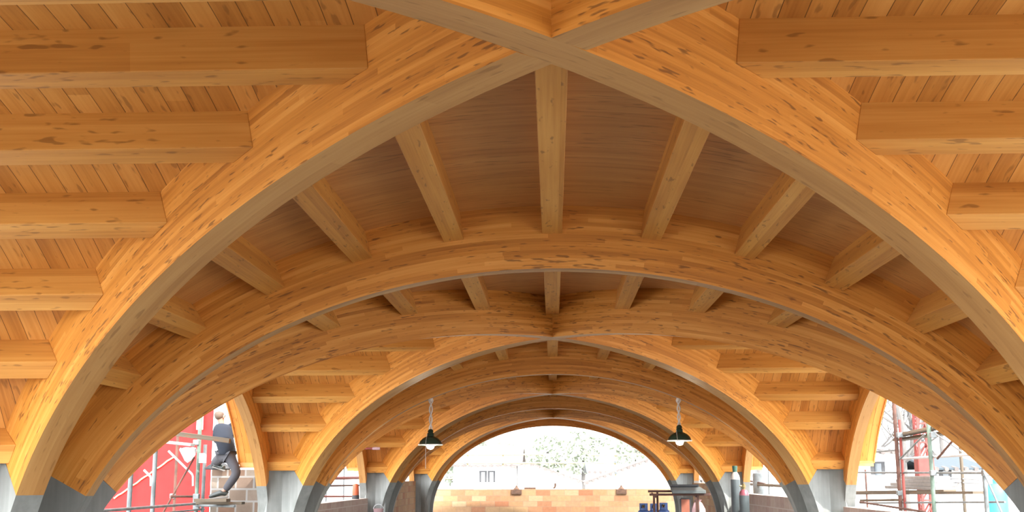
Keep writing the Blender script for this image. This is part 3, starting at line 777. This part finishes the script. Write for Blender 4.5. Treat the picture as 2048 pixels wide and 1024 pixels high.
# --- houses
def house(name, x0, x1, y0, depth, eave, ridge, label, wins=(), ridge_x=None, mat_roof=None, gable=True, wmat=None):
    """gable end faces the hall when gable, else the eave does"""
    root = thing(name, ((x0+x1)/2, y0, -.2), label, 'house'); xm = ridge_x if ridge_x is not None else (x0+x1)/2
    wmat = wmat or M_PLASTER; mr = mat_roof or M_TILE
    if gable:
        sub(root, 'walls', MB().prism([(x0, y0, -.2), (x1, y0, -.2), (x1, y0, eave[1]), (xm, y0, ridge), (x0, y0, eave[0])], (0, depth, 0)), wmat)
        for xa, za in ((x0, eave[0]), (x1, eave[1])):
            d = Vector((xa-xm, 0, za-ridge)); L = d.length; d /= L; ov = .35
            a = Vector((xm, y0-.3, ridge)); e = a + d*(L+ov); up = Vector((-d.z, 0, d.x)); up = up if up.z > 0 else -up
            rf = sub(root, 'roof', MB().prism([a, e, e+up*.06, a+up*.06], (0, depth+.6, 0)), mr)
            mb = MB(); n = int((L+ov)/.34)
            for i in range(n):
                p = a + d*((i+.5)*(L+ov)/n) + Vector((0, -.02, -.05)); mb.tube([p, p+Vector((0, .5, 0))], .085, 8)
            sub(root, 'verge_tiles', mb, M_TILE)
    else:
        sub(root, 'walls', MB().box(((x0+x1)/2, y0+depth/2, eave[0]/2-.1), (x1-x0, depth, eave[0]+.2)), wmat)
        rf = sub(root, 'roof', MB().prism([(x0-.3, y0-.4, eave[0]-.02), (x0-.3, y0+depth/2, ridge), (x0-.3, y0+depth+.4, eave[0]-.02), (x0-.3, y0+depth+.4, eave[0]+.05), (x0-.3, y0+depth/2, ridge+.08), (x0-.3, y0-.4, eave[0]+.05)], (x1-x0+.6, 0, 0)), mr)
        mb = MB(); n = int((x1-x0+.6)/.36)
        for i in range(n):
            p = Vector((x0-.3+(i+.5)*(x1-x0+.6)/n, y0-.45, eave[0]+.01)); mb.tube([p, p+Vector((0, .5, .05))], .09, 8)
        sub(root, 'eave_tiles', mb, M_TILE)
    for (wx, wz, ww, wh) in wins:
        f = sub(root, 'window', MB().box((wx, y0-.02, wz), (ww, .1, wh)), M_DARK)
        f2 = MB().box((wx, y0-.075, wz-.05), (ww*.45, .03, wh*.92)).build('pane', M_WHITE if gable is False and y0 > 60 else M_WINDOW); f2.parent = f
    return root
YH = 62
px2 = lambda px, py, y=YH: at(px, py, y)
l, r_ = px2(905, 932), px2(1033, 932)
w1, w2 = px2(965, 953), px2(982, 953)
house('house', l.x, r_.x, YH+.6, 8, (l.z, l.z), l.z+1.1, 'white house with straight tiled eave beyond the end wall, left of the gables', [(w1.x, w1.z, .40, .6), (w2.x, w2.z, .40, .6)], gable=False)
g = px2(1057, 926); gr = px2(1164, 963); gl = px2(1035, 932)
house('house', gl.x, gr.x, YH, 3, (gl.z, gr.z), g.z, 'white gabled house whose tiled verge slopes down right beyond the end wall', ridge_x=g.x)
g = px2(1298, 919, 66); gl = px2(1180, 962, 66); gr = px2(1400, 960, 66)
house('house', gl.x, gr.x, 66, 8, (gl.z, gr.z), g.z, 'white house whose tiled verge rises to the right beyond the end wall', ridge_x=g.x)
g0, g1 = px2(1182, 945, 80), px2(1262, 928, 80)
house('house', g0.x, g1.x+6, 80, 8, (g0.z, g0.z), g1.z, 'distant shed with flat grey roof behind the white gables', gable=False, mat_roof=M_GALV)
a, b = px2(1700, 935, 42), px2(1800, 935, 42); w = px2(1755, 936, 42)
house('house', a.x, b.x, 42, 7, (px2(1700, 905, 42).z,)*2, px2(1700, 893, 42).z, 'white building with one small dark window behind the right scaffold', [(w.x, w.z, .5, .45)], gable=False)
a, b = px2(1872, 938, 48), px2(1960, 938, 48); w = px2(1890, 950, 48)
house('house', a.x, b.x, 48, 7, (px2(1880, 939, 48).z,)*2, px2(1880, 912, 48).z, 'low building with grey-blue roof behind the right scaffold', [(w.x, w.z, .5, .5)], gable=False, mat_roof=M_SLATE)

# --- pale yellow scaffold outside the far opening
SF = thing('scaffold', (0, 43.5, -.2), 'pale yellow tube scaffold outside the far opening', 'scaffold')
Y = 43.5
for px in (935, 1006, 1131, 1231): pole_line(SF, at(px, 950, Y), 5.2, M_YELLOWP, .03)
for p0, p1, py in ((915, 1006, 926), (925, 1112, 909), (1131, 1231, 926), (1175, 1330, 910), (1231, 1320, 946), (870, 932, 957), (1006, 1131, 926)):
    rail(SF, at(p0, py, Y-.06), at(p1, py, Y-.06), M_YELLOWP, .03)
for px, py in ((930, 926), (1003, 926), (928, 957), (1231, 924), (1131, 917), (1131, 926), (1232, 946)): clamp(SF, at(px, py, Y-.05))

# --- trees
def bare_tree(x, y, h, seed, label):
    R = random.Random(seed); root = thing('bare_tree', (x, y, -.2), label, 'tree', 'bare trees')
    mbt, mbb = MB(), MB()
    top = Vector((x+R.uniform(-.3, .3), y, h)); base = Vector((x, y, -.3)); tr_ = [base + (top-base)*(i/8) + Vector((R.uniform(-.08, .08), R.uniform(-.08, .08), 0)) for i in range(9)]
    mbt.tube(tr_, [.16*(1-i/9.5) for i in range(9)], 8)
    def br(p, d, L, r, lv):
        pts = [p]; q = p
        for i in range(4):
            d = (d + Vector((R.uniform(-.3, .3), R.uniform(-.3, .3), R.uniform(-.05, .25)))).normalized(); q = q + d*L/4; pts.append(q)
        mbb.tube(pts, [r*(1-.2*i) for i in range(5)], 5)
        if lv:
            for _ in range(4):
                k = R.randint(1, 4); br(pts[k], (d + Vector((R.uniform(-1, 1), R.uniform(-1, 1), R.uniform(-.2, .8)))).normalized(), L*.6, r*.5, lv-1)
    for i in range(2, 9):
        for _ in range(2):
            a = R.uniform(0, 6.28); br(tr_[i], Vector((math.cos(a), math.sin(a), .6)).normalized(), h*.28*(1.2-i/14), .06*(1.2-i/10), 2)
    sub(root, 'trunk', mbt, M_BARK); sub(root, 'branches', mbb, M_BARK)
for px, y, h, sd4, lab in ((1812, 40, 9, 1, 'bare tree beyond the right scaffold, next to the white building'), (1885, 60, 10, 2, 'bare tree behind the grey-blue roof'),
                         (1830, 62, 11, 3, 'bare tree behind the red lattice mast'), (1522, 60, 11, 4, 'bare tree seen past the tall gas cylinders'), (1750, 60, 12, 5, 'bare tree rising behind the white building with one window')):
    bare_tree(at(px, 950, y).x, y, h, sd4, lab)
def leafy(x, y, h, w, seed, label):
    R = random.Random(seed); root = thing('leafy_tree', (x, y, -.2), label, 'tree', 'pale leafy trees')
    sub(root, 'trunk', MB().tube([(x, y, -.3), (x+.1, y, h*.4), (x, y, h*.75)], [.2, .15, .07], 8), M_BARK)
    mb = MB()
    for i in range(900):
        while True:
            p = Vector((R.uniform(-1, 1), R.uniform(-1, 1), R.uniform(-1, 1)))
            if .25 < p.length < 1: break
        c = Vector((x + p.x*w*(1+.25*math.sin(p.z*5)), y + p.y*w, h*.66 + p.z*h*.36)); s1 = R.uniform(.12, .3)
        u = Vector((R.uniform(-1, 1), R.uniform(-1, 1), R.uniform(-1, 1))).normalized(); v = u.cross(Vector((R.uniform(-1, 1), R.uniform(-1, 1), R.uniform(-1, 1)))).normalized()
        mb.quad((c-u*s1, c+v*s1*.6, c+u*s1, c-v*s1*.6))
    mb.build('crown', M_LEAF, parent=root, fix=False)
for px, y, h, w, sd4, lab in ((965, 78, 4.4, 2.2, 11, 'leafy tree behind the eave of the white house'), (925, 80, 3.2, 1.6, 12, 'small leafy tree left of the others behind the white house'),
                       (1095, 84, 4.6, 2.0, 13, 'leafy tree behind the sloping verge of the gabled house'), (1165, 93, 5.5, 1.7, 14, 'tall leafy tree in the dip between the two gables'), (1272, 95, 6.2, 2.4, 15, 'leafy tree behind the right gable')):
    leafy(at(px, 950, y).x, y, h, w, sd4, lab)

# --- things on the end wall
WZ = EYE-.42
def on_wall(px): return at(px, 980, ENDY+.1).x
for px, lab in ((1033, 'brown clay block in the top course, left one under the scaffold pole'), (1243, 'brown clay block in the top course near the right end of the wall')):
    x = at(px, 985, ENDY).x; mb = MB(); mb.box((x, ENDY-.012, WZ-.095), (.36, .06, .165)); o = mb.build('clay_block', M_BROWN, loc=(x, ENDY, WZ-.1), bevel=.01); tag(o, lab, 'block', 'brown clay blocks')
    q = MB().lathe((x, ENDY+.08, WZ), [(.12, 0), (.09, .03), (.05, .07), (.03, .12), (0, .14)], 10).build('mortar_lump', M_BROWN, loc=(x, ENDY+.08, WZ)); tag(q, f'mortar heap on the end wall above the {"left" if px < 1100 else "right"} brown clay block', 'mortar')
o = MB().box((on_wall(1060), ENDY+.1, WZ+.03), (.42, .12, .06)).build('board_offcut', M_BROWN, loc=(on_wall(1060), ENDY+.1, WZ+.03), bevel=.005); tag(o, 'short dark board lying on the end wall', 'board')
x = on_wall(1108); T_ = thing('trowel', (x, ENDY+.1, WZ), 'trowel left lying on top of the end wall', 'trowel')
sub(T_, 'blade', MB().prism([(x-.24, ENDY+.1, WZ+.012), (x, ENDY+.04, WZ+.012), (x, ENDY+.16, WZ+.012)], (0, 0, .012)), M_BROWN)
sub(T_, 'handle', MB().tube([(x-.02, ENDY+.1, WZ+.02), (x+.04, ENDY+.1, WZ+.08), (x+.05, ENDY+.1, WZ+.2)], .034, 8), M_BROWN)

# --- steel trestle with slab
yF, yB = 25.8, 26.7
zF, zB = at(1360, 989, yF).z, at(1360, 982.5, yB).z
TR = thing('trestle', (at(1360, 989, yF).x, 26.2, 0), 'rusty steel trestle carrying a grey slab, by the third right column', 'trestle')
xl, xr = at(1299, 989, yF).x, at(1421, 988, yF).x; bl, br_ = at(1296, 982, yB).x, at(1400, 982, yB).x
sub(TR, 'front_rail', MB().bar((xl, yF, zF), (xr, yF, zF), .05), M_RUST, .004)
sub(TR, 'back_rail', MB().bar((bl, yB, zB), (br_, yB, zB), .05), M_RUST, .004)
for xq, yq, zq in ((at(1308, 1000, yF).x, yF, zF), (at(1315, 1000, yB).x, yB, zB), (at(1396, 1000, yF).x, yF, zF), (at(1393, 1000, yB).x, yB, zB)):
    sub(TR, 'leg', MB().bar((xq, yq, 0), (xq, yq, zq), .045, up=(0, 1, 0)), M_RUST, .004)
for xq in (at(1311, 1000, yF).x, at(1395, 1000, yF).x): sub(TR, 'crossbar', MB().bar((xq, yF, zF-.05), (xq, yB, zB-.05), .04), M_RUST, .004)
p = [Vector((at(1344, 988, yF-.1).x, yF-.12, zF+.02)), Vector((at(1412, 988, yF-.1).x, yF-.12, zF+.02)), Vector((at(1400, 980, yB+.2).x, yB+.2, zB+.03)), Vector((at(1341, 980, yB+.2).x, yB+.2, zB+.03))]
mb = MB(); mb.prism([p[0], p[1], p[2], p[3]], (0, 0, .07)); o = mb.build('stone_slab', M_SLAB, loc=p[0], bevel=.012); tag(o, 'grey stone slab lying on the rusty trestle', 'slab')
o = MB().bar((at(1342, 977, yB).x, yB+.1, zB+.125), (at(1398, 977, yB).x, yB+.1, zB+.125), .16, .05).build('bar_offcut', M_DARK, loc=(at(1370, 977, yB).x, yB+.1, zB+.12), bevel=.008); tag(o, 'dark flat bar lying on the grey stone slab', 'bar')
# --- blue gas bottles
def gas(px, d, ztop, label):
    c = at(px, 1010, d); c.z = 0; h = ztop-.15
    root = thing('gas_bottle', (c.x, d, 0), label, 'gas bottle', 'blue gas bottles')
    sub(root, 'body', MB().lathe((c.x, d, 0), [(0, .02), (.11, .02), (.145, .08), (.15, .14), (.15, h-.12), (.13, h-.04), (.08, h), (0, h+.01)], 28), M_BLUE)
    sub(root, 'foot_ring', MB().lathe((c.x, d, 0), [(.115, 0), (.125, 0), (.125, .06), (.115, .06), (.115, 0)], 24), M_BLUE)
    mb = MB(); n = 28
    for j in range(n):      # guard collar with two windows
        a0, a1 = 2*math.pi*j/n, 2*math.pi*(j+1)/n; wdw = (j % 14) in (4, 5, 6, 7)
        for za, zb in (((h-.02, h+.035), (h+.105, h+.14)) if wdw else ((h-.02, h+.14),)):
            for r0 in (.088, .096): mb.quad([(c.x+r0*math.cos(q), d+r0*math.sin(q), z) for q, z in ((a0, za), (a1, za), (a1, zb), (a0, zb))])
            for z in (za, zb): mb.quad([(c.x+r0*math.cos(q), d+r0*math.sin(q), z) for q, r0 in ((a0, .088), (a1, .088), (a1, .096), (a0, .096))])
    sub(root, 'collar', mb, M_BLUE)
    sub(root, 'valve', MB().lathe((c.x, d, h), [(.02, 0), (.025, .05), (.02, .06), (.035, .08), (.03, .11), (0, .115)], 12), M_BRASS)
gas(1287, 27.3, zpx(1006, 27.3), 'blue gas bottle standing leftmost of three before the end wall')
gas(1308, 28.2, zpx(1006.5, 28.2), 'blue gas bottle in the middle, behind the trestle legs')
gas(1327, 27.4, zpx(1005, 27.4), 'blue gas bottle standing rightmost, beside the trestle legs')
# --- tall cylinders
c = at(1471.5, 990, 27.2); tz = zpx(944, 27.2)
root = thing('gas_cylinder', (c.x, c.y, 0), 'tall grey gas cylinder with a white shoulder beside the third right column', 'gas cylinder', 'tall gas cylinders')
sub(root, 'body', MB().lathe((c.x, c.y, 0), [(0, 0), (.1, 0), (.108, .03), (.108, tz-.18), (0, tz-.18)], 28), M_CYLGREY)
sub(root, 'shoulder', MB().lathe((c.x, c.y, tz-.18), [(.108, 0), (.108, .02), (.095, .09), (.06, .15), (.04, .18), (0, .18)], 28), M_CYLWHITE)
sub(root, 'valve_cap', MB().lathe((c.x, c.y, tz-.01), [(.05, 0), (.052, .02), (.062, .13), (.055, .14), (.045, .04), (0, .04)], 20), M_CAPGREEN)
c = at(1488.5, 1000, 25.2); tz = zpx(980, 25.2)
root = thing('gas_cylinder', (c.x, c.y, 0), 'shorter grey gas cylinder with maroon shoulder and brass valve', 'gas cylinder', 'tall gas cylinders')
sub(root, 'body', MB().lathe((c.x, c.y, 0), [(0, 0), (.1, 0), (.106, .03), (.106, tz-.12), (0, tz-.12)], 28), M_CYLGREY)
sub(root, 'shoulder', MB().lathe((c.x, c.y, tz-.12), [(.106, 0), (.104, .03), (.085, .08), (.05, .12), (0, .125)], 28), M_MAROON)
sub(root, 'valve', MB().lathe((c.x, c.y, tz-.01), [(.03, 0), (.03, .05), (.045, .055), (.045, .1), (.025, .11), (.025, .14), (0, .14)], 14), M_BRASS)
sub(root, 'outlet', MB().tube([(c.x, c.y, tz+.07), (c.x-.09, c.y-.02, tz+.08)], .016, 8), M_BRASS)
# --- board cart and sack
y = 27.3; x0, x1 = at(1361, 1000, y).x, at(1380, 1000, y).x; z1 = zpx(998, y)
root = thing('hand_cart', ((x0+x1)/2, y, 0), 'terracotta-coloured cart board in a dark frame under the trestle', 'cart')
sub(root, 'board', MB().box(((x0+x1)/2, y, (.12+z1)/2), (x1-x0-.03, .03, z1-.14)), M_TERRA)
mb = MB(); mb.bar((x1, y, .05), (x1, y, z1), .03, up=(0, 1, 0)); mb.bar((x0, y, .05), (x0, y, z1), .03, up=(0, 1, 0)); mb.bar((x0, y, z1), (x1, y, z1), .03); mb.bar((x0, y-.12, .04), (x1, y-.12, .04), .03); mb.bar((x0, y, .05), (x0, y-.13, .04), .03); mb.bar((x1, y, .05), (x1, y-.13, .04), .03)
sub(root, 'frame', mb, M_DARK)
for xw in (x0-.03, x1+.03): sub(root, 'wheel', MB().lathe((xw, y+.06, .09), [(0, -.02), (.09, -.02), (.09, .02), (0, .02)], 20, axis=Matrix.Rotation(math.pi/2, 3, 'Y')), M_DARK)
c = at(1396, 1010, 27.5); c.z = 0; zs = zpx(1000, 27.5); mb = MB()
mb.lathe(c, [(0, 0), (.16, 0), (.2, .08), (.19, zs*.5), (.17, zs*.8), (.1, zs*.93), (.06, zs*.96), (.09, zs), (0, zs-.02)], 22); R6 = random.Random(9)
for i, v in enumerate(mb.v): k = 1 + R6.uniform(-.08, .08); mb.v[i] = (c.x+(v[0]-c.x)*k, c.y+(v[1]-c.y)*k*.8, v[2])
tag(mb.build('sack', M_PINK, loc=c), 'full pinkish sack standing behind the trestle legs', 'sack')
# --- bucket on two blocks by the left parapet
c = at(757, 1016, 27.3); c.x = max(c.x, -4.3); zt1 = zpx(1017, 27.3); bb = zt1-.26
for i in range(2):
    hgt = bb/2; o = MB().box((c.x, c.y, hgt*(i+.5)), (.4, .3, hgt-.004)).build('clay_block', M_BROWN, loc=(c.x, c.y, hgt*i), bevel=.012); tag(o, ['lower', 'upper'][i] + ' block of the stack under the pink bucket', 'block', 'blocks under the bucket')
root = thing('bucket', (c.x, c.y, bb), 'pink plastic bucket with raised white handle by the left parapet', 'bucket')
sub(root, 'body', MB().lathe((c.x, c.y, bb), [(0, 0), (.09, 0), (.115, .25), (.122, .25), (.122, .265), (.11, .265), (.085, .01), (0, .01)], 26), M_PINK)
sub(root, 'handle', MB().tube([(c.x + .117*math.cos(a), c.y, bb+.25 + .11*math.sin(a)) for a in [math.pi*i/14 for i in range(15)]], .009, 8), M_WHITE)
# --- orange canister on the left parapet
p = atx(711, 1000, -4.655); zp = EYE-.5
root = thing('canister', (p.x, p.y, zp), 'orange canister with dark foot on the left parapet', 'canister')
sub(root, 'foot', MB().lathe((p.x, p.y, zp), [(0, 0), (.085, 0), (.085, .09), (0, .09)], 20), M_DARK)
sub(root, 'body', MB().lathe((p.x, p.y, zp+.09), [(0, 0), (.08, 0), (.082, .03), (.072, .22), (.055, .255), (0, .265)], 20), M_ORANGE)
# --- red and white rod on the wall arch of the third vault
p = at(760, 897, 27.7); xw = -(AD-TW/2)*U; root = thing('marker_rod', (xw, 27.7, p.z), 'red rod with pale tip sticking out from the left opening arch', 'rod')
sub(root, 'rod', MB().tube([(xw-.25, 27.7, p.z+.005), (p.x-.18, 27.7, p.z)], .025, 10), M_RUSTRED)
sub(root, 'tip', MB().tube([(p.x-.18, 27.7, p.z), (p.x, 27.7, p.z)], .036, 10), M_PINK)
# --- things outside the right opening of the third vault
S3 = thing('scaffold', (6.2, 26, -.2), 'slim tube scaffold outside the right opening behind the tall cylinders', 'scaffold')
for px in (1514, 1538): pole_line(S3, atx(px, 970, 6.2), 3.0, M_GALV, .022)
a, b = atx(1490, 968, 6.2), atx(1570, 972, 6.2); rail(S3, a, b, M_PLANK, .04); a, b = atx(1490, 960, 6.2), atx(1530, 968, 6.2); rail(S3, a, b, M_RUST, .03, 'brace')
c = at(1525, 955, 36); mb = MB().lathe((c.x, c.y, -.2), [(0, 0), (.28, 0), (.3, .05), (.3, 1.85), (.28, 1.9), (0, 1.92)], 24); tag(mb.build('storage_drum', M_GALV, loc=(c.x, c.y, -.2)), 'pale grey storage drum outside behind the slim right scaffold', 'drum')
